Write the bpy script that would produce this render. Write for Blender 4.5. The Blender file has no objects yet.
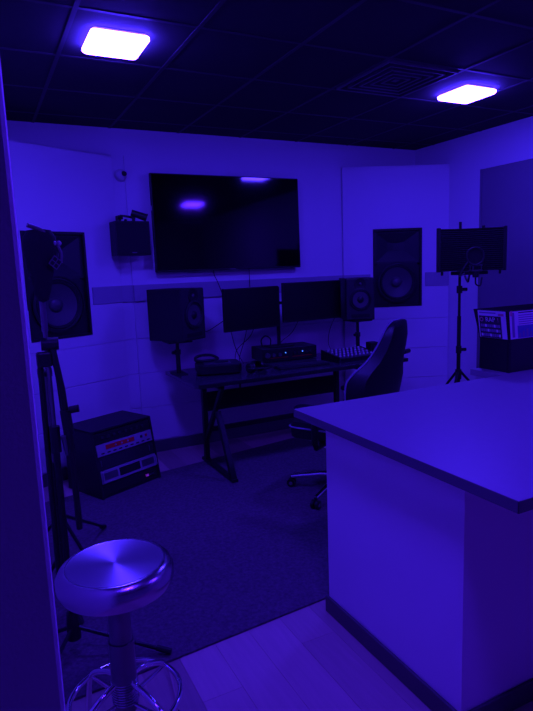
import bpy, bmesh, math, random
from mathutils import Vector, Matrix
random.seed(7)
R = math.radians
C = bpy.context.scene.collection
S = bpy.context.scene

# ------------------------------------------------------------------ camera
F_PX, W_PX, H_PX = 573.0, 533.0, 711.0
CAM_Z, YAW, PITCH, ROLL = 1.607, R(26.45), R(8.72), R(2.12)
fw = Vector((math.sin(YAW)*math.cos(PITCH), math.cos(YAW)*math.cos(PITCH), -math.sin(PITCH)))
rt = Vector((math.cos(YAW), -math.sin(YAW), 0)); up = rt.cross(fw)
r2 = rt*math.cos(ROLL) - up*math.sin(ROLL); u2 = up*math.cos(ROLL) + rt*math.sin(ROLL)
cd = bpy.data.cameras.new('camera'); cam = bpy.data.objects.new('camera', cd); C.objects.link(cam)
m = Matrix((r2, u2, -fw)).transposed().to_4x4(); m.translation = Vector((0, 0, CAM_Z)); cam.matrix_world = m
cd.sensor_fit = 'VERTICAL'; cd.sensor_height = 36.0; cd.lens = 36.0*F_PX/H_PX; cd.clip_start = 0.02
S.camera = cam
# ------------------------------------------------------------------ light and exposure
LIGHT_COLOUR = (0.052, 0.020, 1.0)      # blue LED panels over the desk
NEAR_COLOUR = (0.062, 0.011, 1.0)       # the two panels nearer the viewer run slightly more violet
LIGHT_STRENGTH = 118.0
LIGHT_SPOTS = [(0.758, 3.125), (3.222, 3.16), (0.756, 0.80), (3.23, 0.78)]
w = bpy.data.worlds.new('World'); S.world = w; w.use_nodes = True
w.node_tree.nodes['Background'].inputs[0].default_value = (0.0006, 0.0002, 0.012, 1)
S.view_settings.view_transform = 'Standard'; S.view_settings.look = 'None'
S.view_settings.gamma = 1.0; S.view_settings.exposure = 0.0; S.view_settings.use_curve_mapping = False

# ------------------------------------------------------------------ materials
MATS = {}
def mat(name, col, rough=0.6, metal=0.0, var=0.0, scale=8.0, bump=0.0, bscale=60.0, spec=0.5, rnd=0.0, stretch=None, aniso=0.0, coat=0.0):
    if name in MATS: return MATS[name]
    mt = bpy.data.materials.new(name); mt.use_nodes = True
    nt = mt.node_tree; N = nt.nodes; L = nt.links; b = N['Principled BSDF']
    b.inputs['Base Color'].default_value = (*col, 1); b.inputs['Roughness'].default_value = rough
    b.inputs['Metallic'].default_value = metal; b.inputs['Specular IOR Level'].default_value = spec
    if coat: b.inputs['Coat Weight'].default_value = coat
    tc = N.new('ShaderNodeTexCoord'); vec = tc.outputs['Object']
    if stretch:
        mp = N.new('ShaderNodeMapping'); mp.inputs['Scale'].default_value = stretch
        L.new(vec, mp.inputs['Vector']); vec = mp.outputs['Vector']
    n = N.new('ShaderNodeTexNoise'); n.inputs['Scale'].default_value = scale; n.inputs['Detail'].default_value = 5
    L.new(vec, n.inputs['Vector'])
    mr = N.new('ShaderNodeMapRange'); mr.inputs['To Min'].default_value = 1 - max(var, .02); mr.inputs['To Max'].default_value = 1 + max(var, .02)
    L.new(n.outputs['Fac'], mr.inputs['Value'])
    fac = mr.outputs['Result']
    if rnd:
        oi = N.new('ShaderNodeObjectInfo'); m2 = N.new('ShaderNodeMapRange')
        m2.inputs['To Min'].default_value = 1 - rnd; m2.inputs['To Max'].default_value = 1 + rnd
        L.new(oi.outputs['Random'], m2.inputs['Value'])
        mu = N.new('ShaderNodeMath'); mu.operation = 'MULTIPLY'; L.new(fac, mu.inputs[0]); L.new(m2.outputs['Result'], mu.inputs[1]); fac = mu.outputs[0]
    mx = N.new('ShaderNodeVectorMath'); mx.operation = 'SCALE'; mx.inputs[0].default_value = col
    L.new(fac, mx.inputs['Scale']); L.new(mx.outputs['Vector'], b.inputs['Base Color'])
    if bump:
        n2 = N.new('ShaderNodeTexNoise'); n2.inputs['Scale'].default_value = bscale; n2.inputs['Detail'].default_value = 3
        L.new(vec, n2.inputs['Vector'])
        bp = N.new('ShaderNodeBump'); bp.inputs['Strength'].default_value = bump; bp.inputs['Distance'].default_value = 0.004
        L.new(n2.outputs['Fac'], bp.inputs['Height']); L.new(bp.outputs['Normal'], b.inputs['Normal'])
    if aniso:
        b.inputs['Anisotropic'].default_value = aniso; b.inputs['Anisotropic Rotation'].default_value = .25
        tg = N.new('ShaderNodeTangent'); tg.direction_type = 'RADIAL'; tg.axis = 'Z'; L.new(tg.outputs['Tangent'], b.inputs['Tangent'])
    MATS[name] = mt; return mt
def glow(name, col, strength):
    mt = bpy.data.materials.new(name); mt.use_nodes = True; nt = mt.node_tree
    b = nt.nodes['Principled BSDF']; b.inputs['Base Color'].default_value = (.8, .8, .8, 1)
    b.inputs['Emission Color'].default_value = (*col, 1); b.inputs['Emission Strength'].default_value = strength
    MATS[name] = mt; return mt
mat('wall_paint', (.72, .72, .74), .55, var=.03, scale=2.5, bump=.15, bscale=180, spec=.3)
mat('wall_board_paint', (.72, .72, .74), .5, var=.03, scale=3, bump=.1, bscale=150, spec=.3, rnd=.015)
mat('band_paint', (.36, .36, .40), .55, var=.03, spec=.3)
mat('rear_paint', (.36, .34, .37), .6, var=.04)
mat('booth_dark', (.20, .19, .21), .8, var=.05, bump=.3, bscale=300, spec=.2)
mat('ceiling_tile', (.048, .048, .050), .9, var=.08, scale=20, bump=.35, bscale=220, spec=.15, rnd=.06)
mat('ceiling_grid', (.064, .064, .067), .6, spec=.3)
mat('vent_metal', (.03, .03, .032), .6)
mat('vent_edge', (.13, .13, .135), .5)
mat('baseboard_black', (.085, .08, .085), .5)
mat('plank', (.56, .40, .35), .45, var=.16, scale=5, stretch=(9, .7, 1), bump=.06, bscale=30, rnd=.30)
mat('carpet', (.15, .12, .135), .95, var=.65, scale=60, bump=1.0, bscale=260, spec=.1)
mat('counter_laminate', (.33, .32, .34), .38, var=.05, scale=30, spec=.45)
mat('counter_edge', (.13, .13, .14), .4)
mat('counter_paint', (.84, .80, .82), .5, var=.03, scale=3, bump=.08, bscale=120, spec=.35)
mat('black_plastic', (.011, .011, .012), .45, var=.1)
mat('black_matte', (.007, .007, .008), .75, var=.1)
mat('charcoal', (.026, .026, .028), .55, var=.1)
mat('cabinet_vinyl', (.014, .014, .015), .5, var=.12, bump=.2, bscale=250)
mat('cone', (.075, .075, .08), .55, var=.08, scale=20)
mat('rubber', (.014, .014, .015), .6)
mat('dustcap', (.075, .075, .08), .45)
mat('screen_glass', (.003, .003, .0035), .065, spec=.5)
mat('monitor_screen', (.004, .004, .0045), .35, spec=.4)
mat('black_steel', (.012, .012, .013), .42, metal=.2)
mat('desk_top', (.060, .060, .065), .20, var=.15, scale=6, stretch=(1, 8, 1), spec=.5)
mat('chrome', (.82, .82, .84), .12, metal=1.0)
mat('brushed', (.60, .58, .63), .42, metal=1.0, aniso=.8)
mat('stool_ring', (.52, .50, .55), .24, metal=1.0)
mat('steel_grey', (.20, .20, .21), .35, metal=.8)
mat('silver_panel', (.38, .38, .40), .5, metal=.2)
mat('leather', (.008, .008, .009), .42, var=.1, bump=.15, bscale=120)
mat('piping', (.35, .38, .45), .5)
mat('white_plastic', (.6, .6, .62), .4)
mat('paper', (.85, .80, .82), .6)
mat('print_dark', (.05, .04, .06), .6)
mat('print_violet', (.30, .22, .36), .6)
mat('print_pink', (.75, .25, .35), .6)
mat('print_blue', (.12, .22, .42), .6)
mat('red_label', (.7, .02, .02), .5)
mat('foam', (.012, .012, .013), .9, bump=.4, bscale=200)
mat('cable_rubber', (.02, .02, .021), .6)
glow('panel_glow', LIGHT_COLOUR, LIGHT_STRENGTH)
glow('panel_glow_violet', NEAR_COLOUR, LIGHT_STRENGTH)
glow('led_blue', (.05, .25, 1.0), 1.2)
glow('led_red', (1.0, .03, .02), .08)
M = MATS

# ------------------------------------------------------------------ mesh helpers
class B:
    def __init__(s): s.bm = bmesh.new()
    def _t(s, vs, mt):
        if mt is not None: bmesh.ops.transform(s.bm, matrix=mt, verts=vs)
    def box(s, x0, x1, y0, y1, z0, z1, bev=0.0, seg=2, mt=None):
        r = bmesh.ops.create_cube(s.bm, size=1.0); vs = r['verts']
        for v in vs:
            v.co = Vector(((x0+x1)/2 + v.co.x*(x1-x0), (y0+y1)/2 + v.co.y*(y1-y0), (z0+z1)/2 + v.co.z*(z1-z0)))
        if bev:
            es = list({e for v in vs for e in v.link_edges})
            o = bmesh.ops.bevel(s.bm, geom=es, offset=bev, segments=seg, profile=.5, affect='EDGES')
            vs = list({v for f in o['faces'] for v in f.verts} | {v for v in vs if v.is_valid})
        s._t(vs, mt); return s
    def cyl(s, p0, p1, r, r1=None, seg=16):
        p0 = Vector(p0); p1 = Vector(p1); d = p1 - p0; r1 = r if r1 is None else r1
        q = Vector((0, 0, 1)).rotation_difference(d.normalized()).to_matrix().to_4x4(); q.translation = (p0+p1)/2
        bmesh.ops.create_cone(s.bm, cap_ends=True, segments=seg, radius1=r, radius2=r1, depth=d.length, matrix=q); return s
    def sph(s, c, r, seg=16, sc=(1, 1, 1)):
        bmesh.ops.create_uvsphere(s.bm, u_segments=seg, v_segments=max(6, seg//2), radius=r, matrix=Matrix.Translation(c) @ Matrix.Diagonal((*sc, 1))); return s
    def rings(s, rs, cap0=True, cap1=True, closed=True):
        vv = [[s.bm.verts.new(p) for p in r] for r in rs]; n = len(vv[0])
        for a, b in zip(vv, vv[1:]):
            for i in range(n if closed else n-1):
                s.bm.faces.new((a[i], a[(i+1) % n], b[(i+1) % n], b[i]))
        if cap0: s.bm.faces.new(vv[0][::-1])
        if cap1: s.bm.faces.new(vv[-1])
        return s
    def lathe(s, prof, seg=32, axis='Z', at=(0, 0, 0), cap0=False, cap1=False):
        rs = []
        for r, h in prof:
            ring = []
            for i in range(seg):
                a = 2*math.pi*i/seg; c, d = r*math.cos(a), r*math.sin(a)
                p = (c, d, h) if axis == 'Z' else ((c, -h, d) if axis == 'Y' else (h, c, d))
                ring.append(Vector(at) + Vector(p))
            rs.append(ring)
        return s.rings(rs, cap0, cap1)
    def tube(s, pts, r, seg=8):
        pts = [Vector(p) for p in pts]; rs = []; prev = None
        for i, p in enumerate(pts):
            t = (pts[min(i+1, len(pts)-1)] - pts[max(i-1, 0)]).normalized()
            if prev is None:
                a = t.orthogonal().normalized()
            else:
                a = (prev - t*prev.dot(t)).normalized()
            prev = a; b = t.cross(a); rr = r[i] if isinstance(r, (list, tuple)) else r
            rs.append([p + (a*math.cos(2*math.pi*k/seg) + b*math.sin(2*math.pi*k/seg))*rr for k in range(seg)])
        return s.rings(rs)
    def torus(s, c, RR, r, seg=40, k=10):
        rs = []
        for i in range(seg+1):
            a = 2*math.pi*i/seg
            rs.append([Vector(c) + Vector(((RR + r*math.cos(2*math.pi*j/k))*math.cos(a), (RR + r*math.cos(2*math.pi*j/k))*math.sin(a), r*math.sin(2*math.pi*j/k))) for j in range(k)])
        s.rings(rs, False, False); bmesh.ops.remove_doubles(s.bm, verts=s.bm.verts[:], dist=1e-6); return s
    def prism(s, poly, z0, z1, mt=None):
        a = [s.bm.verts.new((x, y, z0)) for x, y in poly]; b = [s.bm.verts.new((x, y, z1)) for x, y in poly]; n = len(poly)
        for i in range(n): s.bm.faces.new((a[i], a[(i+1) % n], b[(i+1) % n], b[i]))
        s.bm.faces.new(a[::-1]); s.bm.faces.new(b); s._t(a+b, mt); return s
    def build(s, name, material, parent=None, smooth=False):
        bmesh.ops.recalc_face_normals(s.bm, faces=s.bm.faces[:])
        me = bpy.data.meshes.new(name); s.bm.to_mesh(me); s.bm.free(); me.materials.append(M[material])
        if smooth:
            for p in me.polygons: p.use_smooth = True
            me.set_sharp_from_angle(angle=R(38))
        o = bpy.data.objects.new(name, me); C.objects.link(o)
        if parent is not None: o.parent = parent
        return o
def spline(pts, n=6):
    pts = [Vector(p) for p in pts]; P = [pts[0]] + pts + [pts[-1]]; out = []
    for i in range(1, len(P)-2):
        for k in range(n):
            t = k/n; a, b, c, d = P[i-1], P[i], P[i+1], P[i+2]
            out.append(.5*((2*b) + (c-a)*t + (2*a-5*b+4*c-d)*t*t + (3*b-a-3*c+d)*t**3))
    return out + [pts[-1]]
def rrect(wd, ht, r, seg=5):
    out = []
    for cx, cy, a0 in ((wd/2-r, ht/2-r, 0), (-wd/2+r, ht/2-r, 90), (-wd/2+r, -ht/2+r, 180), (wd/2-r, -ht/2+r, 270)):
        for k in range(seg+1):
            a = R(a0 + 90*k/seg); out.append((cx + r*math.cos(a), cy + r*math.sin(a)))
    return out
def tag(o, label, cat, group=None):
    o['label'] = label; o['category'] = cat
    if group: o['group'] = group
    return o
def thing(name, label, cat, loc=(0, 0, 0), rz=0.0, group=None):
    o = bpy.data.objects.new(name, None); C.objects.link(o); o.empty_display_size = .05
    o.location = loc; o.rotation_euler = (0, 0, R(rz)); return tag(o, label, cat, group)
def struct(o, label=None, cat=None):
    o['kind'] = 'structure'
    if label: o['label'] = label
    if cat: o['category'] = cat
    return o
def copy_tree(o, parent=None):
    c = o.copy(); C.objects.link(c); c.parent = parent
    for ch in list(o.children): copy_tree(ch, c)
    return c
def text(body, size, material, parent, loc, rot, extrude=.0006, name='lettering'):
    cu = bpy.data.curves.new(name, 'FONT'); cu.body = body; cu.size = size; cu.extrude = extrude; cu.align_x = 'CENTER'; cu.align_y = 'CENTER'
    tmp = bpy.data.objects.new(name, cu); C.objects.link(tmp)
    dg = bpy.context.evaluated_depsgraph_get(); me = bpy.data.meshes.new_from_object(tmp.evaluated_get(dg)); bpy.data.objects.remove(tmp)
    me.materials.clear(); me.materials.append(M[material])
    o = bpy.data.objects.new(name, me); C.objects.link(o); o.parent = parent; o.location = loc; o.rotation_euler = rot; return o

# ================================================================== the room
ZC = 2.78; XR = 4.32; YB = 4.95; YF = -1.8; XL = -2.2
fl = struct(B().box(XL, XR, YF, YB, -.08, -.006).build('floor', 'plank'), 'pale wood-look plank floor around the dark carpet', 'floor')
pl_w = .165
shared = {}
for i in range(-6, 9):
    x0 = .605 + i*pl_w; y = -.6 + (i*37 % 11)*.11 - 1.2
    while y < YB:
        ya, yb = max(y, -.6), min(y + 1.22, YB)
        if yb - ya > .05:
            key = round(yb - ya, 3)
            if key not in shared:
                o = B().box(-pl_w/2+.0004, pl_w/2-.0004, -(yb-ya)/2+.0004, (yb-ya)/2-.0004, -.006, 0, bev=.0005, seg=1).build('floor_plank', 'plank', fl)
                shared[key] = o.data
            else:
                o = bpy.data.objects.new('floor_plank', shared[key]); C.objects.link(o); o.parent = fl
            o.location = (x0 + pl_w/2, (ya+yb)/2, 0)
        y += 1.22

# ceiling: base slab, lay-in tiles and a lighter T-bar grid
ce = struct(B().box(XL, XR, YF, YB, ZC+.012, ZC+.10).build('ceiling', 'ceiling_tile'), 'dark suspended tile ceiling with a thin grid', 'ceiling')
GX, GY, OX, OY = .585, .615, 2.275, 2.825
xs = [OX + k*GX for k in range(-5, 4)]; ys = [OY + k*GY for k in range(-5, 4)]
tile_me = None
for i in range(-5, 4):
    for j in range(-5, 4):
        if (i, j) == (0, 0): continue
        xa, xb = OX+i*GX, min(OX+(i+1)*GX, XR); ya, yb = OY+j*GY, min(OY+(j+1)*GY, YB)
        if xb-xa < .03 or yb-ya < .03: continue
        full = abs(xb-xa-GX) < 1e-6 and abs(yb-ya-GY) < 1e-6
        if full and tile_me:
            o = bpy.data.objects.new('ceiling_tile', tile_me); C.objects.link(o); o.parent = ce
        else:
            o = B().box(-(xb-xa)/2+.004, (xb-xa)/2-.004, -(yb-ya)/2+.004, (yb-ya)/2-.004, .003, .012).build('ceiling_tile', 'ceiling_tile', ce)
            if full: tile_me = o.data
        o.location = ((xa+xb)/2, (ya+yb)/2, ZC)
for x in xs:
    if x < XR: B().box(x-.011, x+.011, ys[0], YB, ZC, ZC+.010).build('grid_bar', 'ceiling_grid', ce)
for y in ys:
    if y < YB: B().box(xs[0], XR, y-.011, y+.011, ZC+.0005, ZC+.0105).build('grid_bar', 'ceiling_grid', ce)

# outer walls
wb = struct(B().box(XL, XR+.12, YB, YB+.12, 0, ZC+.1).build('wall_back', 'wall_paint'), 'painted back wall behind the wall television', 'wall')
wl = struct(B().box(-.16, -.06, .82, YB, 0, ZC+.1).build('wall_left', 'wall_paint'), 'painted side wall behind the stands', 'wall')
wr = struct(B().box(XR, XR+.12, YF, YB, 0, ZC+.1).build('wall_right', 'wall_paint'), 'painted side wall with a dark panel', 'wall')
wf = struct(B().box(XL, .0476, .70, .82, 0, ZC+.1, bev=.006).build('wall_front', 'wall_paint'), 'shaded wall end at the left edge of the view', 'wall')
struct(B().box(XL, XR, YF-.12, YF, 0, ZC+.1).build('wall_rear', 'rear_paint'), 'painted wall behind the viewer', 'wall')
struct(B().box(XL-.12, XL, YF, 1.0, 0, ZC+.1).build('wall_entry', 'rear_paint'), 'painted wall of the entry side', 'wall')

JZ = [.105, .415, .725, 1.035, 1.36]
def boards(parent, xa, xb, y, rows, dep=.008):
    for k in rows:
        B().box(xa, xb, y-dep, y+.001, JZ[k]+.003, JZ[k+1]-.003, bev=.003, seg=1).build('wall_board', 'wall_board_paint', parent)
# centre section behind the television, slightly proud of the back wall
cs = struct(B().box(1.20, 3.04, 4.932, YB, 0, 2.565).build('wall_centre', 'wall_paint'), 'proud centre section of the back wall', 'wall')
boards(cs, 1.20, 3.04, 4.932, range(4))
boards(wb, 1.09, 1.198, YB, range(4)); boards(wb, 3.042, 3.37, YB, range(4))
struct(B().box(1.20, 3.04, 4.905, 4.932, 1.36, 1.50, bev=.004).build('trim_1', 'band_paint'), 'darker chair-rail band below the television', 'trim')
struct(B().box(1.095, 1.20, 4.93, YB, 1.36, 1.50).build('trim_2', 'band_paint'), 'darker band piece in the left recess', 'trim')
struct(B().box(3.04, 3.36, 4.93, YB, 1.36, 1.50).build('trim_3', 'band_paint'), 'darker band piece in the right recess', 'trim')
struct(B().box(1.09, 3.38, 4.905, 4.932, 0, .10, bev=.003).build('baseboard_back', 'baseboard_black'), 'black baseboard under the back wall', 'baseboard')

# angled corner walls that hold the main loudspeakers: local x along the wall, y into it
def angled(name, p0, ang, x0, x1, hx0, hx1, hz0, hz1, side):
    o = thing(name, 'painted angled corner wall holding a built-in loudspeaker, %s of the television' % side, 'wall', (p0[0], p0[1], 0), ang)
    o['kind'] = 'structure'
    top = 2.563
    b = B(); T = .10
    b.box(x0, hx0, 0, T, 0, top); b.box(hx1, x1, 0, T, 0, top); b.box(hx0, hx1, 0, T, 0, hz0); b.box(hx0, hx1, 0, T, hz1, top)
    b.build('panel', 'wall_paint', o)
    # top lid closing the corner up to the walls
    boards(o, x0, x1, 0, range(3))
    nb = B(); za_, zb_ = JZ[3]+.003, JZ[4]-.003
    nb.box(x0, hx0, -.008, .001, za_, zb_); nb.box(hx1, x1, -.008, .001, za_, zb_); nb.box(hx0, hx1, -.008, .001, za_, hz0)
    nb.build('wall_board', 'wall_board_paint', o)
    B().box(x0, x1, -.018, 0, 0, .10, bev=.003).build('baseboard', 'baseboard_black', o)
    if hx0 - x0 > .03: B().box(x0, hx0-.03, -.014, .001, 1.36, 1.50, bev=.003).build('band', 'band_paint', o)
    if x1 - hx1 > .03: B().box(hx1+.03, x1, -.014, .001, 1.36, 1.50, bev=.003).build('band', 'band_paint', o)
    return o
AL, AR = 24.65, -26.6
PL, PR = (1.095, 4.92), (3.362, 4.92)
# along-wall coordinates: left wall runs from -1.27 to 0, right wall from 0 to .93
wal = angled('wall_angled_left', PL, AL, -1.27, 0.0, -.85, -.318, 1.118, 1.937, 'left')
war = angled('wall_angled_right', PR, AR, 0.0, 1.068, .300, .798, 1.160, 1.950, 'right')
# lids on the corner walls (the wall top seen against the back wall)
B().prism([(-1.27, 0), (0, 0), (-.0, .10), (-1.27, .66)], 2.553, 2.563).build('lid', 'wall_paint', wal)
B().prism([(0, 0), (1.068, 0), (1.068, .56), (0, .10)], 2.553, 2.563).build('lid', 'wall_paint', war)

# dark acoustic panel on the right-hand wall
ap = thing('acoustic_panel', 'large dark flat panel on the right-hand wall behind the ribbed screen', 'panel', (XR-.003, 3.665, 0))
B().box(-.05, 0, -1.1, .315, .30, 2.43, bev=.006).build('fabric_face', 'booth_dark', ap)
B().box(-.056, 0, .315, .335, .30, 2.43, bev=.003).build('edge_strip', 'booth_dark', ap)

# ================================================================== ceiling fittings
def ceiling_light(x, y, label, glow_name='panel_glow'):
    t = thing('ceiling_light', label, 'ceiling light', (x, y, ZC), 0, 'square blue-violet ceiling lights')
    B().prism(rrect(.275, .275, .03), -.010, 0).build('housing', 'white_plastic', t)
    d = B(); rs = []
    for z, g in ((-.010, -.004), (-.014, 0), (-.028, 0), (-.037, -.010)):
        rs.append([(px*(1+g*6.0), py*(1+g*6.0), z) for px, py in rrect(.290, .290, .022)])
    d.rings(rs).build('diffuser', glow_name, t, smooth=True)
    return t
ceiling_light(*LIGHT_SPOTS[0], 'glowing square ceiling light at upper left, above the rack')
ceiling_light(*LIGHT_SPOTS[1], 'glowing square ceiling light beside the air vent')
ceiling_light(*LIGHT_SPOTS[2], 'glowing square ceiling light above the viewer, outside the picture', 'panel_glow_violet')
ceiling_light(*LIGHT_SPOTS[3], 'glowing square ceiling light above the counter, mirrored in the television', 'panel_glow_violet')

v = thing('air_vent', 'dark square stepped ceiling air vent beside the right light', 'air vent', (OX+GX/2, OY+GY/2, ZC))
B().box(-GX/2+.005, GX/2-.005, -GY/2+.005, GY/2-.005, .009, .0115).build('back_plate', 'black_matte', v)
def sq(q, z): return [(-q, -q*1.03, z), (q, -q*1.03, z), (q, q*1.03, z), (-q, q*1.03, z)]
for k, s0 in enumerate((.272, .218, .166, .116, .068)):
    B().rings([sq(s0, .008), sq(s0, -.010), sq(s0-.012, -.010), sq(s0-.012, .008)], False, False).build('louvre_rim', 'vent_edge', v)
    B().rings([sq(s0-.012, -.006), sq(s0-.040, .008)], False, False).build('louvre', 'vent_metal', v)
B().box(-.022, .022, -.023, .023, -.006, .008, bev=.003).build('centre_plate', 'vent_edge', v)

# ================================================================== carpet
rg = B(); rg.prism([(-.05, 2.09), (2.615, 2.298), (2.615, 4.60), (-.05, 4.15)], 0.0, .010)
tag(rg.build('carpet', 'carpet'), 'dark flecked carpet laid over the plank floor', 'carpet')

# ================================================================== main loudspeakers in the angled walls
def woofer(parent, cx, cz, r, y=0.0, nm='woofer'):
    w_ = B().lathe([(r, y*-1), (r, .010-y), (r*.93, .014-y), (r*.90, .008-y)], 40, 'Y', (cx, 0, cz)).build(nm, 'charcoal', parent, True)
    B().lathe([(r*.90, .006-y), (r*.86, .015-y), (r*.80, .013-y), (r*.77, .004-y)], 40, 'Y', (cx, 0, cz)).build('surround', 'rubber', w_, True)
    B().lathe([(r*.77, .004-y), (r*.55, -.018-y+.002*0), (r*.26, -.040-y)], 40, 'Y', (cx, 0, cz), cap1=True).build('cone', 'cone', w_, True)
    B().lathe([(r*.28, -.040-y), (r*.27, -.026-y), (r*.20, -.012-y), (r*.10, -.004-y), (.001, -.001-y)], 24, 'Y', (cx, 0, cz)).build('dust_cap', 'dustcap', w_, True)
    return w_
def main_speaker(loc, ang, wd, ht, label):
    t = thing('wall_speaker', label, 'loudspeaker', loc, ang, 'main loudspeakers built into the corner walls')
    hw = wd/2
    # cabinet: shell open at the front, baffle set back
    b = B(); T = .018
    b.box(-hw, -hw+T, -.012, .095, 0, ht, .002); b.box(hw-T, hw, -.012, .095, 0, ht, .002)
    b.box(-hw+T, hw-T, -.012, .095, 0, T); b.box(-hw+T, hw-T, -.012, .095, ht-T, ht)
    b.build('cabinet', 'cabinet_vinyl', t)
    # baffle with a round opening for the cone
    rw = wd*.40; cz = rw + .05; n = 40; bb = B()
    inner = [Vector((rw*.9*math.cos(2*math.pi*i/n), .022, cz + rw*.9*math.sin(2*math.pi*i/n))) for i in range(n)]
    outer = []
    x1, za, zb = hw-T, T-cz, ht*.56-cz
    for i in range(n):
        a = 2*math.pi*i/n; c, s = math.cos(a), math.sin(a)
        k = min((x1/abs(c)) if abs(c) > 1e-6 else 9, (zb/s) if s > 1e-6 else ((za/s) if s < -1e-6 else 9))
        outer.append(Vector((c*k, .022, cz + s*k)))
    bb.rings([outer, inner], False, False)
    back = [v_ + Vector((0, .03, 0)) for v_ in inner]
    bb.rings([inner, back], False, False)
    bb.box(-hw+T, hw-T, .085, .095, T, ht-T)
    bb.build('baffle', 'cabinet_vinyl', t)
    woofer(t, 0, cz, rw, .022)
    # horn waveguide in the upper part
    hz0, hz1 = ht*.56, ht-T; mz = (hz0+hz1)/2
    def rr(wx, za_, zb_, y): return [(-wx, y, za_), (wx, y, za_), (wx, y, zb_), (-wx, y, zb_)]
    h = B().rings([rr(hw-T, hz0, hz1, .022), rr(hw-T-.02, hz0+.02, hz1-.02, .022), rr(hw*.36, mz-.045, mz+.055, .072), rr(hw*.10, mz-.03, mz+.04, .084)], False, True)
    h.build('horn', 'charcoal', t)
    g = B().lathe([(rw*1.02, 0), (rw*1.05, .02), (rw*.995, .02)], 40, 'Y', (0, .022, cz)); g.build('trim_ring', 'black_plastic', t, True)
    return t
def along(p0, ang, d, z): return (p0[0] + d*math.cos(R(ang)), p0[1] + d*math.sin(R(ang)), z)
main_speaker(along(PL, AL, (-.85-.318)/2, 1.120), AL, .528, .815, 'tall black loudspeaker built into the left angled wall behind the hooded microphone')
main_speaker(along(PR, AR, (.300+.798)/2, 1.162), AR, .494, .786, 'tall black loudspeaker built into the right angled wall')

# ================================================================== television
tv = thing('wall_television', 'very large black flat television on the back wall', 'television', (2.104, 4.905, 1.598))
B().box(-.714, .714, -.055, -.018, 0, .828, bev=.006).build('casing', 'black_plastic', tv)
B().box(-.704, .704, -.0575, -.054, .016, .819).build('screen', 'screen_glass', tv)
B().box(-.03, .03, -.058, -.054, .003, .011).build('badge', 'steel_grey', tv)
tv.rotation_euler.x = R(-.8)
B().box(-.30, .30, -.018, .016, .20, .60, bev=.004).build('wall_mount', 'black_steel', tv)
B().box(-.718, -.711, -.05, -.03, .52, .56).build('side_port', 'white_plastic', tv)

def cable(label, pts, r=.0035, mt_='cable_rubber', name='cable', group=None):
    o = B().tube(spline(pts), r, 6).build(name, mt_, None, True); return tag(o, label, 'cable', group)
cable('thin cable hanging below the television, behind the left monitor', [(1.93, 4.885, 1.62), (1.935, 4.89, 1.56), (1.96, 4.885, 1.50), (2.0, 4.88, 1.38), (2.03, 4.87, 1.2), (2.05, 4.75, .90), (2.06, 4.60, .765)])
cable('thin cable hanging below the television near its centre', [(2.28, 4.885, 1.62), (2.285, 4.89, 1.52), (2.28, 4.89, 1.30), (2.22, 4.88, 1.0), (2.12, 4.82, .80), (2.08, 4.72, .765)])

# small square speaker on a wall bracket and its bits
ws = thing('bracket_speaker', 'small square black speaker on a wall bracket left of the television', 'speaker', (1.175, 4.80, 1.745), 6)
B().box(-.145, .145, -.075, .075, 0, .275, bev=.006).build('cabinet', 'cabinet_vinyl', ws)
gr = B(); gr.box(-.135, .135, -.083, -.075, .012, .263, bev=.004); gr.build('grille', 'black_matte', ws)
B().box(-.02, .02, -.085, -.082, .018, .026).build('badge', 'steel_grey', ws)
br = B().tube([(-.06, .05, .275), (-.06, .02, .325), (.0, .0, .315), (.05, -.01, .30)], .010, 8); br.cyl((-.08, .04, .31), (-.04, .04, .31), .014)
br.build('bracket_arm', 'black_steel', ws, True)
B().box(-.07, -.05, .04, .135, .29, .33).build('bracket_mount', 'black_steel', ws)
B().sph((-.03, .0, .285), .012).build('wing_nut', 'black_steel', ws, True)
sp = B().cyl((.015, -.03, .345), (.125, -.05, .305), .026, .030, 16); sp.cyl((.125, -.05, .305), (.135, -.052, .301), .033, .033, 16); sp.box(.02, .04, -.04, -.02, .275, .34)
tag(sp.build('spotlight_head', 'black_plastic', None, True), 'small black cylindrical head resting on the square bracket speaker', 'spotlight')
bpy.data.objects['spotlight_head'].location = (1.175, 4.80, 1.745)

sc_ = thing('security_camera', 'small white dome camera with a dark lens, high left of the television', 'camera', (1.165, YB, 2.41))
B().cyl((0, 0, 0), (0, -.02, 0), .052, .050, 24).build('base', 'white_plastic', sc_, True)
B().sph((-.004, -.035, 0), .046).build('dome', 'white_plastic', sc_, True)
B().cyl((.012, -.066, .004), (.016, -.090, .0), .022, .019, 16).build('lens', 'black_plastic', sc_, True)

# ================================================================== desk
DZ = .757
dk = thing('studio_desk', 'long black desk with angled steel legs under the monitors', 'desk', (2.285, 4.34, 0))
B().prism([(-.905, -.33), (-.88, -.36), (1.115, -.36), (1.115, .40), (-.905, .40)], DZ-.028, DZ).build('desktop', 'desk_top', dk)
B().box(-.88, 1.11, -.366, -.360, DZ-.030, DZ+.001, bev=.002).build('edge_band', 'black_plastic', dk)
for sx in (-.685, .625):
    def bar(p, q, wdt=.028): return B().tube([p, q], wdt, 4)
    bar((sx, .07, DZ-.03), (sx, .07, .02)).build('leg', 'black_steel', dk)
    bar((sx, -.49+.0, .02), (sx, -.23, .50)).build('leg', 'black_steel', dk)
    bar((sx, -.34, DZ-.045), (sx, .06, .20), .022).build('brace', 'black_steel', dk)
    B().box(sx-.025, sx+.025, -.52, .14, 0.010, .034, bev=.004).build('foot', 'black_steel', dk)
    B().box(sx-.025, sx+.025, -.33, .36, DZ-.055, DZ-.028).build('top_rail', 'black_steel', dk)
B().box(-.66, .60, .055, .075, .44, .60, bev=.003).build('modesty_panel', 'black_matte', dk)
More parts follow.
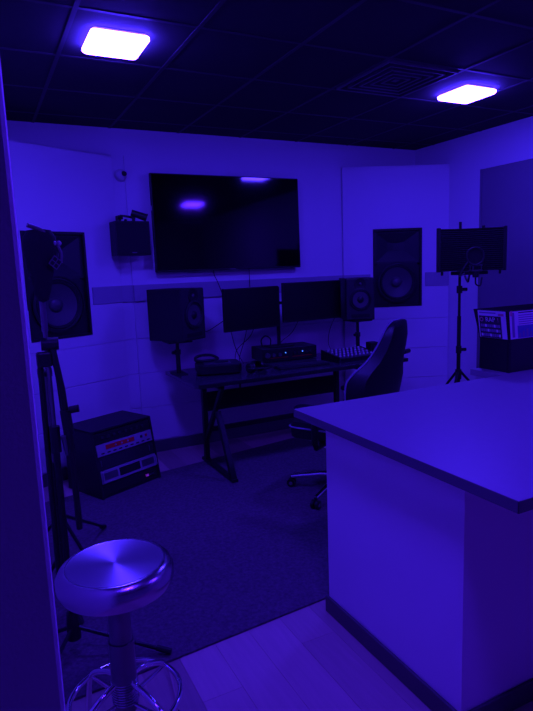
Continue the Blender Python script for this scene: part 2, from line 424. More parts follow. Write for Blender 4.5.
B().box(-.66, .60, .05, .08, .26, .30, bev=.003).build('crossbar', 'black_steel', dk)

# ================================================================== nearfield speakers on desk stands
def nearfield(loc, rz, wd, dp, ht, label):
    t = thing('studio_monitor', label, 'speaker', loc, rz, 'near-field speakers on the desk')
    B().box(-wd/2, wd/2, -dp/2, dp/2, 0, ht, bev=.008, seg=3).build('cabinet', 'cabinet_vinyl', t)
    B().box(-wd/2+.008, wd/2-.008, -dp/2-.006, -dp/2+.002, .008, ht-.008, bev=.005).build('baffle', 'charcoal', t)
    y = -dp/2 - .006
    rw = wd*.355; cz = ht*.49
    wf_ = B().lathe([(rw*1.08, 0), (rw*1.08, .008), (rw*.98, .012), (rw*.92, .004), (rw*.84, .010), (rw*.76, .004)], 36, 'Y', (0, y, cz)).build('woofer', 'rubber', t, True)
    B().lathe([(rw*.77, .0045), (rw*.5, .0025), (rw*.3, .001)], 36, 'Y', (0, y, cz), cap1=True).build('cone', 'cone', wf_, True)
    B().lathe([(rw*.32, .001), (rw*.26, .010), (rw*.12, .015), (.001, .016)], 24, 'Y', (0, y, cz)).build('dust_cap', 'black_plastic', wf_, True)
    tz = ht*.86
    tw = B().lathe([(wd*.20, .0), (wd*.195, .006), (wd*.15, .003), (wd*.07, .001)], 28, 'Y', (0, y, tz), cap1=True).build('tweeter', 'black_plastic', t, True)
    B().lathe([(wd*.055, .001), (wd*.045, .007), (wd*.02, .011), (.001, .012)], 20, 'Y', (0, y, tz)).build('dome', 'dustcap', tw, True)
    B().box(-wd*.32, wd*.32, y-.004, y+.002, ht*.07, ht*.15, bev=.003).build('port_slot', 'black_matte', t)
    return t
nearfield((1.472, 4.622, 1.037), 32, .305, .36, .425, 'black studio speaker left of the monitors, side face showing')
nearfield((3.255, 4.555, 1.085), -22, .275, .30, .395, 'black studio speaker right of the monitors, beside the built-in loudspeaker')
def desk_stand(x, y, ztop, label):
    t = thing('speaker_stand', label, 'speaker stand', (x, y, DZ), 0, 'short speaker stands on the desk')
    B().box(-.10, .10, -.10, .10, ztop-DZ-.014, ztop-DZ, bev=.003).build('top_plate', 'black_steel', t)
    B().cyl((0, 0, .0), (0, 0, .20), .019).build('lower_tube', 'black_steel', t, True)
    B().cyl((0, 0, .17), (0, 0, ztop-DZ-.012), .015).build('upper_tube', 'black_steel', t, True)
    B().cyl((0, 0, .165), (0, 0, .205), .026).build('collar', 'black_plastic', t, True)
    B().cyl((-.02, -.008, .185), (-.052, -.02, .185), .013).build('knob', 'black_plastic', t, True)
    B().box(-.055, .055, -.075, .075, 0, .008, bev=.002).build('base_plate', 'black_steel', t)
desk_stand(1.438, 4.54, 1.040, 'short black pole stand under the left studio speaker')
desk_stand(3.225, 4.50, 1.085, 'short black pole stand under the right studio speaker')

# ================================================================== computer monitors on a pole mount
def monitor(x, y, z, rz, wd, ht, label):
    t = thing('computer_monitor', label, 'monitor', (x, y, z), rz, 'twin computer monitors above the desk')
    B().box(-wd/2, wd/2, -.012, .022, 0, ht, bev=.004).build('casing', 'black_plastic', t)
    B().box(-wd/2+.008, wd/2-.008, -.0135, -.011, .016, ht-.008).build('screen', 'monitor_screen', t)
    B().box(-.10, .10, .022, .045, ht*.3, ht*.75, bev=.01).build('rear_bulge', 'black_plastic', t)
    return t
monitor(2.122, 4.515, 1.078, 13, .60, .365, 'wide black computer monitor on the left of the pair, beside the left studio speaker')
monitor(2.768, 4.570, 1.108, 3, .64, .358, 'wide black computer monitor on the right of the pair, beside the right studio speaker')
mm = thing('monitor_mount', 'black pole mount holding both monitors, base on the audio rack unit', 'monitor stand', (2.455, 4.665, DZ+.124))
B().box(-.12, .12, -.08, .08, 0, .012, bev=.004).build('base_plate', 'black_steel', mm)
B().cyl((0, 0, .01), (0, 0, .55), .017).build('pole', 'black_steel', mm, True)
for dx, dz in ((-.30, .38), (.30, .40)):
    B().tube([(0, 0, dz), (dx*.55, .03, dz), (dx, -.065 if dx < 0 else -.04, dz)], .014, 8).build('arm', 'black_steel', mm, True)

# ================================================================== gear on the desk
it = thing('audio_rack_unit', 'wide black audio interface with small blue lights under the monitor pole', 'audio interface', (2.515, 4.69, DZ), -5)
B().box(-.27, .27, -.14, .14, .006, .123, bev=.003).build('case', 'charcoal', it)
B().box(-.27, .27, -.147, -.14, .008, .121, bev=.002).build('front_panel', 'black_plastic', it)
for k, x in enumerate((-.225, -.165, -.105)):
    B().cyl((x, -.147, .066), (x, -.167, .066), .016 if k else .024, seg=16).build('knob', 'steel_grey', it, True)
B().box(-.20, -.02, -.1485, -.146, .036, .040).build('red_line', 'red_label', it)
B().box(.02, .22, -.1485, -.146, .036, .040).build('red_line', 'red_label', it)
for x in (-.045, .125):
    B().cyl((x, -.147, .078), (x, -.150, .078), .006).build('indicator', 'led_blue', it)
for x in (.045, .085, .165, .205):
    B().cyl((x, -.147, .070), (x, -.160, .070), .011).build('knob', 'charcoal', it, True)
for x, y in ((-.22, -.09), (.22, -.09), (-.22, .09), (.22, .09)):
    B().cyl((x, y, 0), (x, y, .007), .014).build('foot', 'rubber', it)

# drum machine style device with a padded case, left end of the desk
dv = thing('turntable_device', 'low black rounded device at the left end of the desk', 'audio device', (1.735, 4.40, DZ), -14)
def rsec(wd, ht, r, z, dx=0, dy=0): return [(x+dx, y+dy, z) for x, y in rrect(wd, ht, r)]
B().rings([rsec(.34, .26, .06, .006), rsec(.37, .29, .07, .016), rsec(.37, .29, .07, .076), rsec(.355, .275, .065, .084)]).build('body', 'black_plastic', dv, True)
B().box(-.12, .10, -.09, .08, .084, .088, bev=.002).build('top_panel', 'steel_grey', dv)
B().lathe([(.06, .088), (.06, .096), (.05, .098), (.001, .098)], 28).build('jog_wheel', 'charcoal', dv, True).location = (.03, .01, 0)
for x, y in ((-.13, -.10), (.13, -.10), (-.13, .10), (.13, .10)):
    B().cyl((x, y, 0), (x, y, .008), .014).build('foot', 'rubber', dv)
ho = B().tube(spline([(-.10, 0, .016), (-.09, .02, .040), (-.03, .03, .052), (.05, .02, .046), (.10, 0, .016), (.04, -.04, .014), (-.05, -.04, .014), (-.10, 0, .016)]), .012, 8).build('coiled_strap', 'rubber', None, True)
ho.location = (1.675, 4.50, DZ+.086); tag(ho, 'coiled black strap lying on the rounded device', 'strap')

def headphones(loc, rot, label, scale=1.0):
    t = thing('headphones', label, 'headphones', loc); t.rotation_euler = rot; t.scale = (scale,)*3
    pts = [(.075*math.cos(a), 0, .09*math.sin(a)+.02) for a in [math.pi*k/14 for k in range(15)]]
    B().tube(pts, [.009]*15, 8).build('headband', 'black_plastic', t, True)
    B().tube([(p[0]*1.10, 0, p[2]*1.04+.002) for p in pts[2:-2]], .008, 8).build('headband_pad', 'leather', t, True)
    for s in (-1, 1):
        e = B().lathe([(.001, -.016), (.034, -.015), (.042, -.006), (.042, .006), (.034, .012), (.001, .013)], 24, 'X', (s*.072, 0, -.03)).build('ear_cup', 'black_plastic', t, True)
        B().lathe([(.040, -.010), (.044, 0), (.040, .010), (.024, .010), (.024, -.010)], 24, 'X', (s*.050, 0, -.03)).build('ear_pad', 'leather', e, True)
        B().tube([(s*.077, 0, .03), (s*.088, 0, 0), (s*.086, 0, -.03)], .006, 6).build('yoke', 'steel_grey', t, True)
    return t
headphones((2.005, 4.19, DZ+.046), (R(88), 0, R(25)), 'black headphones lying on the desk between the rounded device and keyboard')
pb = B()
pb.box(-.055, .055, -.035, .035, 0, .022, bev=.006); pb.box(-.04, .0, -.02, .02, .022, .028, bev=.002); pb.cyl((.03, 0, .02), (.03, 0, .034), .011)
o = pb.build('control_puck', 'black_plastic', None, True); o.location = (2.06, 4.38, DZ); o.rotation_euler.z = R(15); tag(o, 'small black button box beside the headphones on the desk', 'controller')

kb = thing('computer_keyboard', 'flat dark computer keyboard near the front edge of the desk', 'keyboard', (2.43, 4.205, DZ), -2)
B().box(-.24, .24, -.07, .07, 0, .016, bev=.004).build('case', 'black_plastic', kb)
km = None
for r_ in range(5):
    for c_ in range(18):
        if km is None:
            kk = B().box(-.0105, .0105, -.0105, .0105, 0, .008, bev=.002, seg=1).build('key', 'charcoal', kb); km = kk.data
        else:
            kk = bpy.data.objects.new('key', km); C.objects.link(kk); kk.parent = kb
        kk.location = (-.2205 + c_*.0259, -.052 + r_*.026, .016)

mx = thing('mixing_console', 'compact mixer with rows of pale knobs under the right studio speaker', 'mixer', (2.985, 4.29, DZ), 2)
B().rings([[(-.21, -.13, z0), (.21, -.13, z0), (.21, .14, z1), (-.21, .14, z1)] for z0, z1 in ((.004, .004), (.036, .074), (.040, .080))]).build('body', 'steel_grey', mx)
B().box(-.195, .195, -.139, -.128, .008, .034, bev=.003).build('front_lip', 'black_plastic', mx)
for x in (-.214, .214): B().rings([[(x-.006, -.14, z0), (x+.006, -.14, z0), (x+.006, .145, z1), (x-.006, .145, z1)] for z0, z1 in ((0, 0), (.046, .086))]).build('side_cheek', 'black_plastic', mx)
kn = None
for r_ in range(4):
    for c_ in range(9):
        yy = -.09 + r_*.062; zz = .040 + (.080-.040)*(yy+.13)/.27
        if kn is None:
            kk = B().cyl((0, 0, 0), (0, 0, .012), .011, .009, 10).build('knob', 'white_plastic', mx, True); kn = kk.data
        else:
            kk = bpy.data.objects.new('knob', kn); C.objects.link(kk); kk.parent = mx
        kk.location = (-.172 + c_*.043, yy, zz)
bx_ = thing('desk_box', 'small black upright box on the desk beside the mixer, next to the chair', 'box', (3.27, 4.33, DZ), -8)
B().box(-.045, .045, -.05, .05, 0, .125, bev=.008).build('body', 'black_plastic', bx_)
B().box(-.036, .036, -.053, -.049, .012, .113, bev=.003).build('front_face', 'black_matte', bx_)
B().cyl((0, -.053, .085), (0, -.058, .085), .014).build('knob', 'charcoal', bx_, True)
cable('black cable running from the left studio speaker to the left monitor', [(1.67, 4.55, 1.10), (1.74, 4.62, 1.085), (1.82, 4.66, 1.11), (1.90, 4.64, 1.16)])
cable('black cable looping down from the left monitor to the audio unit', [(2.19, 4.60, 1.12), (2.16, 4.66, 1.0), (2.05, 4.72, .88), (2.02, 4.70, .765)])
cable('black cable looped on top of the audio rack unit', [(2.29, 4.68, .888), (2.285, 4.69, .95), (2.335, 4.70, .985), (2.385, 4.70, .95), (2.375, 4.69, .888)], .006)
cable('black cable hanging below the right monitor', [(2.66, 4.62, 1.14), (2.62, 4.70, 1.0), (2.56, 4.78, .92), (2.54, 4.80, .890)])
cable('black cable hanging from the right studio speaker', [(3.08, 4.66, 1.12), (3.05, 4.72, .98), (3.02, 4.70, .85), (3.02, 4.62, .762)])
cable('black cable hanging below the desk near the left legs', [(1.98, 4.44, .73), (1.95, 4.46, .62), (1.96, 4.47, .56), (1.98, 4.50, .70)], .004)

# ================================================================== slanted gear rack on the floor
rk = thing('gear_rack', 'black slant-front equipment rack standing on the carpet by the left wall', 'equipment rack', (.902, 4.13, .010), 24.7)
RW, RD, RH, SL = .54, .43, .485, .085
def side_poly(off=0.0): return [(0, 0), (RD, 0), (RD, RH), (SL, RH)]
for sx in (-RW/2, RW/2-.018):
    b = B(); a_ = [(sx, y, z) for y, z in side_poly()]; c_ = [(sx+.018, y, z) for y, z in side_poly()]
    b.rings([a_, c_]); b.build('side_panel', 'cabinet_vinyl', rk)
B().box(-RW/2, RW/2, SL, RD, RH-.016, RH+.001, bev=.003).build('top_panel', 'cabinet_vinyl', rk)
B().box(-RW/2+.018, RW/2-.018, .01, RD, 0, .018).build('bottom_panel', 'cabinet_vinyl', rk)
B().box(-RW/2+.018, RW/2-.018, RD-.012, RD, .018, RH-.016).build('back_panel', 'cabinet_vinyl', rk)
def face(u0, u1, x0, x1, out, dp=.02, bev=.003):
    """box on the slanted face; u runs up the slope 0..1"""
    L_ = math.hypot(SL, RH); a = math.atan2(SL, RH)
    b = B().box(x0, x1, -out, dp, u0*L_, u1*L_, bev, 1)
    bmesh.ops.transform(b.bm, matrix=Matrix.Rotation(-a, 4, 'X'), verts=b.bm.verts[:]); return b
x0, x1 = -RW/2+.020, RW/2-.020
u1_ = face(.80, .955, x0, x1, -.004).build('black_rack_unit', 'black_plastic', rk)
for k in range(8): face(.86, .905, x0+.05+k*.052, x0+.072+k*.052, .008, 0).build('knob', 'charcoal', u1_)
u2_ = face(.615, .79, x0, x1, .004).build('silver_rack_unit', 'silver_panel', rk)
face(.695, .765, x0+.075, x0+.335, .006, 0).build('red_panel', 'red_label', u2_)
for k in range(3): face(.715, .742, x0+.155+k*.055, x0+.168+k*.055, .012, 0).build('knob', 'silver_panel', u2_)
for k in range(9): face(.640, .665, x0+.03+k*.052, x0+.060+k*.052, .006, 0).build('slot', 'black_plastic', u2_)
for k in range(2): face(.71, .75, x0+.39+k*.045, x0+.41+k*.045, .010, 0).build('knob', 'red_label' if k else 'charcoal', u2_)
u3_ = face(.415, .605, x0, x1, -.002).build('dark_rack_unit', 'charcoal', rk)
for k in range(2): face(.47, .56, x0+.012 + k*.44, x0+.022 + k*.44, .004, 0).build('handle', 'steel_grey', u3_)
u4_ = face(.215, .405, x0, x1, .004).build('silver_rack_unit', 'silver_panel', rk)
face(.255, .375, x0+.155, x0+.345, .007, 0).build('dark_window', 'black_matte', u4_)
for xa in (x0+.02, x0+.36):
    face(.26, .37, xa, xa+.12, .006, 0).build('vent_grille', 'steel_grey', u4_)
for xa in (x0+.004, x1-.014): face(.235, .385, xa, xa+.010, .022, 0, .004).build('handle', 'silver_panel', u4_)
u5_ = face(.04, .205, x0, x1, -.006).build('blank_panel', 'black_matte', rk)
face(.10, .125, x1-.115, x1-.095, -.003, 0).build('red_dot', 'led_red', u5_)
face(.10, .120, x1-.085, x1-.040, -.003, 0).build('badge', 'steel_grey', u5_)

# ================================================================== gaming chair
ch = thing('gaming_chair', 'black gaming chair with pale piping, turned towards the desk behind the counter', 'chair', (2.20, 3.28, .010), 30)
# local: +y forward
for k in range(5):
    a = R(72*k + 136 - 30)
    d = Vector((math.cos(a), math.sin(a), 0)); e = d*.375
    lg = B().tube([d*.02 + Vector((0, 0, .115)), d*.16 + Vector((0, 0, .11)), e + Vector((0, 0, .075))], [.030, .024, .017], 10).build('base_leg', 'chrome' if k < 2 else 'black_plastic', ch, True)
    n = Vector((-d.y, d.x, 0))
    cs_ = B()
    for s in (-1, 1): cs_.cyl(e + n*s*.008 + Vector((0, 0, .030)), e + n*s*.026 + Vector((0, 0, .030)), .030, seg=20)
    cs_.cyl(e - n*.008 + Vector((0, 0, .03)), e + n*.008 + Vector((0, 0, .03)), .012); cs_.cyl(e + Vector((0, 0, .04)), e + Vector((0, 0, .08)), .010)
    cs_.build('caster', 'black_plastic', lg, True)
    B().cyl(e + n*.0265 + Vector((0, 0, .03)), e + n*.0285 + Vector((0, 0, .03)), .014, seg=16).build('hub_cap', 'chrome', lg, True)
    B().cyl(e - n*.0285 + Vector((0, 0, .03)), e - n*.0265 + Vector((0, 0, .03)), .014, seg=16).build('hub_cap', 'chrome', lg, True)
B().cyl((0, 0, .10), (0, 0, .30), .033).build('gas_lift', 'black_plastic', ch, True)
B().cyl((0, 0, .28), (0, 0, .40), .022).build('piston', 'chrome', ch, True)
B().box(-.13, .13, -.14, .14, .38, .42, bev=.01).build('mechanism', 'black_steel', ch)
def seat_ring(z, k, dz=0): return [(x, y+.03, z + dz*(abs(x)/.27)**2) for x, y in rrect(.54*k, .54*k, .10*k, 6)]
se = B().rings([seat_ring(.42, .90), seat_ring(.43, .98), seat_ring(.48, 1.0, .02), seat_ring(.515, .96, .03), seat_ring(.52, .85, .03), seat_ring(.505, .55, .0)]).build('seat', 'leather', ch, True)
B().tube([(x, y+.03, .485 + .02*(abs(x)/.27)**2) for x, y in rrect(.546, .546, .10, 6)] + [(.273, .173+.03, .505)], .006, 6).build('piping', 'piping', se, True)
# backrest: stations of (height, half width, wing depth, thickness)
TILT = R(12)
st = [(.46, .225, .06, .09), (.55, .260, .09, .10), (.68, .285, .13, .10), (.80, .295, .15, .10), (.865, .290, .15, .10), (.92, .255, .12, .09), (.98, .205, .08, .085), (1.06, .170, .05, .08), (1.13, .148, .035, .075), (1.19, .125, .025, .06), (1.22, .10, .015, .05), (1.232, .07, .01, .04)]
rs = []; edgeL = []; edgeR = []
for z, hw, wing, th in st:
    y0 = -.24 - (z-.46)*math.tan(TILT)
    ring = []
    xs_ = [-1, -.92, -.75, -.4, 0, .4, .75, .92, 1]
    for u in xs_: ring.append((u*hw, y0 + wing*max(0, abs(u)-.45)/.55 + (.0 if abs(u) < 1 else -.015), z))
    for u in xs_[::-1]: ring.append((u*hw*.97, y0 - th + (wing*.75)*abs(u)**2.2, z))
    rs.append(ring); edgeL.append(Vector(ring[0]) + Vector((-.002, .0, 0))); edgeR.append(Vector(ring[8]) + Vector((.002, 0, 0)))
bk = B().rings(rs).build('backrest', 'leather', ch, True)
B().tube(spline(edgeL, 4) + spline(edgeR[::-1], 4), .006, 6).build('piping', 'piping', bk, True)
B().tube([(.15, -.40, 1.00), (.22, -.41, 1.0), (.245, -.38, .99), (.235, -.31, .97)], .016, 8).build('strap_buckle', 'black_plastic', bk, True)  # loop on the right flank
for s in (-1, 1):
    B().tube([(s*.20, .02, .41), (s*.335, .02, .41), (s*.352, .02, .44), (s*.352, .02, .66)], .024, 8).build('armrest_post', 'black_plastic', ch, True)
    B().rings([[(s*.352+x, y+.03, z) for x, y in rrect(.095*k, .27*k, .04*k)] for z, k in ((.655, .9), (.662, 1.0), (.680, 1.0), (.690, .88))]).build('armrest_pad', 'leather', ch, True)

# ================================================================== reception counter
CZ = .955
cb = thing('counter_base', 'pale painted base of the reception counter', 'counter', (1.33, 1.285, 0))
B().box(0, .018, 0, .822, 0, CZ-.035).build('side_panel', 'counter_paint', cb)
B().box(.018, 2.85, .0, .018, 0, CZ-.035).build('front_panel', 'counter_paint', cb)
B().box(.018, 2.85, .804, .822, 0, CZ-.035).build('rear_panel', 'counter_paint', cb)
B().box(1.31, 2.85, .822, 1.195, 0, CZ-.035).build('return_panel', 'counter_paint', cb)
B().box(-.014, 0, -.014, .836, 0, .08, bev=.003).build('baseboard', 'baseboard_black', cb)
B().box(0, 2.85, -.014, 0, 0, .08, bev=.003).build('baseboard', 'baseboard_black', cb)
B().box(-.001, .004, -.001, .004, .08, CZ-.035).build('corner_bead', 'counter_paint', cb)
ct = thing('countertop', 'wide grey laminate countertop with a dark edge', 'countertop', (1.257, 1.022, CZ))
B().prism([(0, 0), (2.99, 0), (2.99, 1.48), (1.36, 1.48), (1.36, 1.240), (0, 1.240)], -.035, 0).build('slab', 'counter_laminate', ct)
B().box(-.002, 0, -.002, 1.242, -.036, -.001).build('edge_band', 'counter_edge', ct)
B().box(-.002, 2.99, -.002, 0, -.036, -.001).build('edge_band', 'counter_edge', ct)
B().box(-.002, 1.36, 1.240, 1.242, -.036, -.001).build('edge_band', 'counter_edge', ct)

# display bin with posters
db = thing('display_bin', 'black counter-top display bin with printed sheets on its flared faces', 'display', (2.69, 2.285, CZ))
LX, LY, H1, H2 = .80, .215, .185, .362
def rc(g, z): return [(-g, -g*.4, z), (LX+g, -g*.4, z), (LX+g, LY+g*.3, z), (-g, LY+g*.3, z)]
B().rings([rc(0, .0), rc(0, H1)]).build('lower_box', 'black_plastic', db)
B().rings([rc(.002, H1), rc(.045, H2), rc(.035, H2), rc(-.008, H1+.01)], False, False).build('flared_top', 'black_plastic', db)
B().box(-.004, .012, -.004, .012, 0, H1).build('corner_post', 'black_matte', db)
# sheets sit on the flared faces
def sheet(parent, origin, ux, uz, wd, ht, name, material, off=.003, th=.0012):
    ux = Vector(ux).normalized(); uz = Vector(uz).normalized(); n = ux.cross(uz).normalized()
    mt = Matrix((ux, -n, uz)).transposed().to_4x4(); mt.translation = Vector(origin) + n*off
    b = B().box(0, wd, -th/2, th/2, 0, ht, mt=mt); o_ = b.build(name, material, parent); return mt
# left face (faces -x): runs from the back corner to the front corner
uzL = Vector((-.043, -.014, H2-H1)); oL = Vector((-.0062, LY-.010, H1+.010))
mL = sheet(db, oL, (0, -1, 0), uzL, LY-.014, .168, 'printed_sheet', 'paper')
SL_ = bpy.data.objects[[o_.name for o_ in db.children if o_.name.startswith('printed_sheet')][-1]]
def on_sheet(mt, parent, x, z, wd, ht, material, name, lift=.0012):
    b = B().box(x, x+wd, -.0005-lift, .0005-lift, z, z+ht, mt=mt); return b.build(name, material, parent)
on_sheet(mL, SL_, .008, .002, .158, .134, 'print_dark', 'dark_print')
on_sheet(mL, SL_, .012, .152, .120, .007, 'print_violet', 'heading_line')
for k in range(3):
    for j in range(9):
        on_sheet(mL, SL_, .016 + j*.0160, .010 + k*.029, .0130, .017, 'print_violet' if (j+k) % 4 else 'paper', 'small_print', .0022)
tx = text('RAP', .040, 'paper', SL_, mL @ Vector((.090, -.0028, .114)), (0, 0, 0)); tx.rotation_euler = (mL.to_3x3() @ Matrix.Rotation(R(90), 3, 'X')).to_euler()
tx = text('!', .036, 'print_pink', SL_, mL @ Vector((.146, -.0028, .114)), (0, 0, 0)); tx.rotation_euler = (mL.to_3x3() @ Matrix.Rotation(R(90), 3, 'X')).to_euler()
b = B().lathe([(.014, .0), (.014, .0012), (.009, .0012), (.009, 0)], 24, 'Y'); bmesh.ops.transform(b.bm, matrix=mL @ Matrix.Translation((.026, -.0024, .114)), verts=b.bm.verts[:]); b.build('round_mark', 'print_pink', SL_)
on_sheet(mL, SL_, .150, .140, .038, .014, 'print_pink', 'pink_corner', .0022)
# front face (faces -y)
uzF = Vector((-.040, -.017, H2-H1)); oF = Vector((.004, -.0035, H1+.010))
for q in range(2):
    mF = sheet(db, oF + Vector((q*.39, 0, 0)), (1, 0, 0), uzF, .37, .166, 'printed_sheet', 'paper')
    SF = [o_ for o_ in db.children if o_.name.startswith('printed_sheet')][-1]
    on_sheet(mF, SF, .06, .004, .295, .075, 'print_blue', 'crowd_picture')
    for k in range(9): on_sheet(mF, SF, .068+k*.031, .004, .016, .030 + .022*((k*7) % 5)/4, 'print_violet', 'crowd_figure', .0022)
    for k in range(5): on_sheet(mF, SF, .07, .086 + k*.013, .26 - .02*((k*3) % 4), .005, 'print_violet', 'text_line')
    on_sheet(mF, SF, .07, .154, .22, .006, 'print_dark', 'heading_line')
    on_sheet(mF, SF, .016, .010, .020, .150, 'print_violet', 'side_column')
    on_sheet(mF, SF, .004, .14, .018, .03, 'print_pink', 'pink_corner')
hb = B().box(.30, .42, -.018, -.004, .085, .105, bev=.004).build('pull_handle', 'steel_grey', db)

# ================================================================== microphone stand with ribbed screen (behind the counter)
ms = thing('microphone_stand', 'black tripod stand carrying the ribbed screen behind the counter', 'microphone stand', (3.555, 3.53, 0))
B().cyl((0, 0, .45), (0, 0, 1.15), .016).build('lower_tube', 'black_steel', ms, True)
B().cyl((0, 0, 1.10), (0, 0, 1.915), .011).build('upper_tube', 'black_steel', ms, True)
for z in (.87, 1.37): 
    B().cyl((0, 0, z-.03), (0, 0, z+.03), .023).build('collar', 'black_plastic', ms, True)
    B().cyl((.02, -.01, z), (.055, -.028, z), .014).build('knob', 'black_plastic', ms, True)
B().cyl((0, 0, .62), (0, 0, .70), .026).build('hub', 'black_plastic', ms, True)
for a in (210, 330, 90):
    d = Vector((math.cos(R(a)), math.sin(R(a)), 0))
    lg = B().tube([d*.02 + Vector((0, 0, .68)), d*.60 + Vector((0, 0, .02))], .011, 8).build('leg', 'black_steel', ms, True)
    B().sph(d*.605 + Vector((0, 0, .018)), .018).build('rubber_foot', 'rubber', lg, True)
    B().tube([d*.02 + Vector((0, 0, .40)), d*.22 + Vector((0, 0, .35))], .007, 6).build('strut', 'black_steel', ms, True)
B().cyl((0, 0, .38), (0, 0, .46), .022).build('spreader', 'black_plastic', ms, True)
B().box(-.09, .16, -.15, .012, 1.49, 1.520, bev=.006).build('crossbar', 'black_steel', ms)

rf = thing('reflection_filter', 'wide black ribbed acoustic screen on the stand behind the counter', 'acoustic screen', (3.535, 3.395, 1.522), -27)
W_, HF = .520, .335
prof = []
for k in range(61):
    z = .008 + (HF-.016)*k/60; prof.append((z, .012*(.5+.5*math.cos(2*math.pi*k/3.0))))
def arc(u): return .06*(1 - abs(u)**2.4)      # bulges away from the viewer in the middle
us = [-1 + 2*i/16 for i in range(17)]
b = B()
b.rings([[(u*W_/2*.965, arc(u)-.020-d, z) for u in us] + [(u*W_/2*.965, arc(u)-.004, z) for u in us[::-1]] for z, d in prof])
b.build('foam_ribs', 'foam', rf)
b = B(); b.rings([[(u*W_/2, arc(u)-.004, z) for u in us] + [(u*W_/2, arc(u)+.006, z) for u in us[::-1]] for z in (0, HF)]).build('shell', 'black_steel', rf)
for s in (-1, 1):
    B().box(s*W_/2-.012, s*W_/2+.012, -.035, .012, -.004, HF+.006, bev=.004).build('side_rail', 'black_plastic', rf)
    B().cyl((s*(W_/2-.03), -.01, -.03), (s*(W_/2-.03), -.01, .0), .010).build('fixing_bolt', 'black_steel', rf, True)
B().cyl((W_*.22, .05, HF-.004), (W_*.22, .05, HF+.018), .012).build('fixing_bolt', 'black_steel', rf, True)

mc = thing('studio_microphone', 'black microphone in a shock mount in front of the ribbed screen', 'microphone', (3.49, 3.30, 1.44), -27)
B().lathe([(.001, .03), (.022, .032), (.026, .06), (.026, .14), (.028, .145), (.030, .20), (.022, .225), (.001, .232)], 24).build('body', 'charcoal', mc, True)
B().torus((0, 0, .085), .045, .006, 28, 8).build('shock_ring', 'steel_grey', mc, True)
B().torus((0, 0, .125), .045, .006, 28, 8).build('shock_ring', 'steel_grey', mc, True)
for k in range(4):
    a = R(90*k+45); B().cyl((.045*math.cos(a), .045*math.sin(a), .08), (.045*math.cos(a), .045*math.sin(a), .13), .004, seg=6).build('strut', 'steel_grey', mc)
B().tube(spline([(-.04, 0, .085), (-.055, -.01, .03), (-.06, 0, .0), (-.07, .04, .045)]), .008, 8).build('yoke', 'black_steel', mc, True)
B().tube(spline([(0, 0, .03), (.0, -.01, -.02), (.03, -.02, -.03), (.05, .0, .03)]), .006, 6).build('lead', 'cable_rubber', mc, True)
pf = thing('pop_filter', 'round black pop filter on a gooseneck in front of the microphone', 'pop filter', (3.43, 3.25, 1.635), -27)
b = B().torus((0, 0, 0), .066, .007, 32, 8); bmesh.ops.transform(b.bm, matrix=Matrix.Rotation(R(90), 4, 'X'), verts=b.bm.verts[:]); b.build('hoop', 'charcoal', pf, True)
B().lathe([(.065, .001), (.001, .001)], 32, 'Y').build('mesh_disc', 'black_matte', pf)
B().tube(spline([(-.056, .0, -.04), (-.085, .03, -.10), (-.09, .08, -.15), (-.04, .12, -.13)]), .006, 8).build('gooseneck', 'steel_grey', pf, True)

# ================================================================== stands at the left
def tripod_stand(loc, label, ztop, feet, hubz, rz=0):
    t = thing('microphone_stand', label, 'microphone stand', loc, rz)
    B().cyl((0, 0, .10), (0, 0, ztop*.62), .013).build('lower_tube', 'black_steel', t, True)
    B().cyl((0, 0, ztop*.60), (0, 0, ztop), .009).build('upper_tube', 'steel_grey', t, True)
    B().cyl((0, 0, ztop*.58), (0, 0, ztop*.65), .021).build('clutch', 'black_plastic', t, True)
    B().cyl((0, 0, hubz-.05), (0, 0, hubz+.07), .030, .024).build('hub', 'black_plastic', t, True)
    for fx, fy in feet:
        d = Vector((fx, fy, 0))
        lg = B().tube([d*.06 + Vector((0, 0, hubz)), d + Vector((0, 0, .016))], .009, 8).build('leg', 'black_steel', t, True)
        n = d.normalized()
        B().tube([d - n*.05 + Vector((0, 0, .022+.05*(hubz)/d.length*.6)), d + n*.012 + Vector((0, 0, .014))], .013, 8).build('rubber_foot', 'rubber', lg, True)
    return t
sa = tripod_stand((.225, 2.40, .010), 'nearest black boom stand at the left, hooded microphone on top', 1.53, [(.345, -.225), (-.19, -.27), (-.16, .14)], .11)
B().cyl((-.035, .02, .30), (-.028, .02, 1.28), .012).build('boom_tube', 'black_steel', sa, True)
B().box(-.042, .016, -.018, .018, 1.24, 1.30, bev=.008).build('joint_block', 'black_plastic', sa)
B().cyl((-.02, 0, 1.33), (.045, -.005, 1.33), .026).build('boom_joint', 'black_plastic', sa, True)
B().tube([(.020, -.010, 1.31), (.040, -.02, 1.15), (.055, -.02, .90), (.060, -.02, .55)], .013, 8).build('folded_boom', 'black_steel', sa, True)
B().cyl((.045, -.02, 1.06), (.052, -.02, .96), .021).build('boom_grip', 'black_plastic', sa, True)
B().cyl((.06, -.03, 1.06), (.095, -.04, 1.065), .015).build('knob', 'black_plastic', sa, True)
B().cyl((.0, 0, 1.38), (.0, 0, 1.50), .012).build('chrome_sleeve', 'steel_grey', sa, True)
sb = tripod_stand((.27, 2.98, .010), 'second black boom stand at the left, feet near the gear rack', 1.22, [(.30, .56), (-.25, .25), (.16, -.12)], .36)
B().tube([(0, 0, 1.20), (.03, 0, 1.22), (.045, -.01, 1.15), (.06, -.01, .80)], .011, 8).build('folded_boom', 'black_steel', sb, True)
B().cyl((.05, -.02, .80), (.065, -.02, .70), .018).build('counterweight', 'steel_grey', sb, True)
sd = tripod_stand((.235, 2.70, .010), 'short black stand between the two boom stands at the left', 1.16, [(.14, .13), (-.17, .08), (.04, -.13)], .30)
B().cyl((-.03, 0, 1.17), (.03, 0, 1.17), .02).build('clip_joint', 'black_plastic', sd, True)

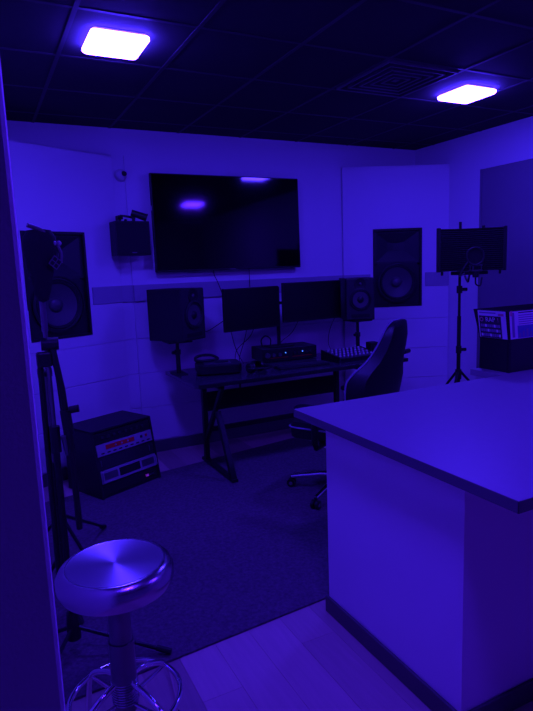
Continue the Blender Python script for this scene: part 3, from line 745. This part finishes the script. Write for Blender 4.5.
cm = thing('covered_microphone', 'dark hooded microphone with a pale diamond mark on the nearest stand', 'microphone', (.228, 2.375, 1.55), 20)
prof_ = [(.001, -.045), (.022, -.035), (.032, .0), (.042, .05), (.055, .11), (.064, .16), (.062, .20), (.045, .228), (.001, .236)]
rs_ = []
for r_, h_ in prof_:
    rs_.append([((r_*math.cos(2*math.pi*i/24)) + .10*(h_-.0)*.3, r_*.9*math.sin(2*math.pi*i/24)*(1+.05*math.sin(5*2*math.pi*i/24)), h_) for i in range(24)])
B().rings(rs_).build('hood', 'foam', cm, True)
B().tube(spline([(-.05, -.03, .245), (.0, -.035, .225), (.045, -.035, .185), (.068, -.035, .145), (.066, -.035, .105)]), .0085, 8).build('bent_arm', 'steel_grey', cm, True)
for p_ in ((.040, -.043, .178), (.066, -.035, .178)): B().sph(p_, .010, 10).build('rivet', 'silver_panel', cm, True)
b = B().box(-.020, .020, -.0012, .0012, -.020, .020); bmesh.ops.transform(b.bm, matrix=Matrix.Translation((.030, -.064, .105)) @ Matrix.Rotation(R(40), 4, 'Y'), verts=b.bm.verts[:])
dm = b.build('diamond_mark', 'steel_grey', cm)
for q_ in range(4):
    b = B().box(-.007, .007, -.0008, .0008, -.007, .007); bmesh.ops.transform(b.bm, matrix=Matrix.Translation((.030, -.0656, .105)) @ Matrix.Rotation(R(40), 4, 'Y') @ Matrix.Translation(((q_ % 2)*.018-.009, 0, (q_//2)*.018-.009)), verts=b.bm.verts[:]); b.build('mark_square', 'black_matte', dm)

# ================================================================== chrome bar stool
stl = thing('bar_stool', 'round brushed-metal bar stool with a chrome foot ring in the foreground', 'stool', (.303, 1.738, 0))
SZ = .708
B().lathe([(.001, SZ-.003), (.05, SZ-.003), (.10, SZ-.002), (.148, SZ)], 64).build('seat_top', 'brushed', stl, True)
B().lathe([(.148, SZ), (.151, SZ+.001), (.158, SZ-.001), (.172, SZ-.011), (.182, SZ-.030), (.182, SZ-.055), (.172, SZ-.076), (.15, SZ-.085), (.03, SZ-.085)], 64).build('seat_ring', 'stool_ring', stl, True)
B().cyl((0, 0, .40), (0, 0, SZ-.08), .036, seg=24).build('upper_post', 'steel_grey', stl, True)
B().cyl((0, 0, .20), (0, 0, .44), .041, seg=24).build('screw_post', 'steel_grey', stl, True)
for k in range(9): B().torus((0, 0,   .30-k*.009), .041, .003, 24, 6).build('screw_thread', 'stool_ring', stl, True)
B().torus((0, 0, .235), .178, .009, 56, 10).build('foot_ring', 'chrome', stl, True)
for k in range(4):
    a = R(90*k + 28); d = Vector((math.cos(a), math.sin(a), 0))
    lg = B().tube(spline([d*.03 + Vector((0, 0, .30)), d*.10 + Vector((0, 0, .285)), d*.178 + Vector((0, 0, .235)), d*.205 + Vector((0, 0, .12)), d*.215 + Vector((0, 0, .012))], 5), .010, 10).build('leg', 'chrome', stl, True)
    B().cyl(d*.215, d*.215 + Vector((0, 0, .02)), .016).build('rubber_foot', 'rubber', lg, True)
    B().tube([d*.035 + Vector((0, 0, .225)), d*.172 + Vector((0, 0, .235))], .007, 8).build('spoke', 'chrome', stl, True)
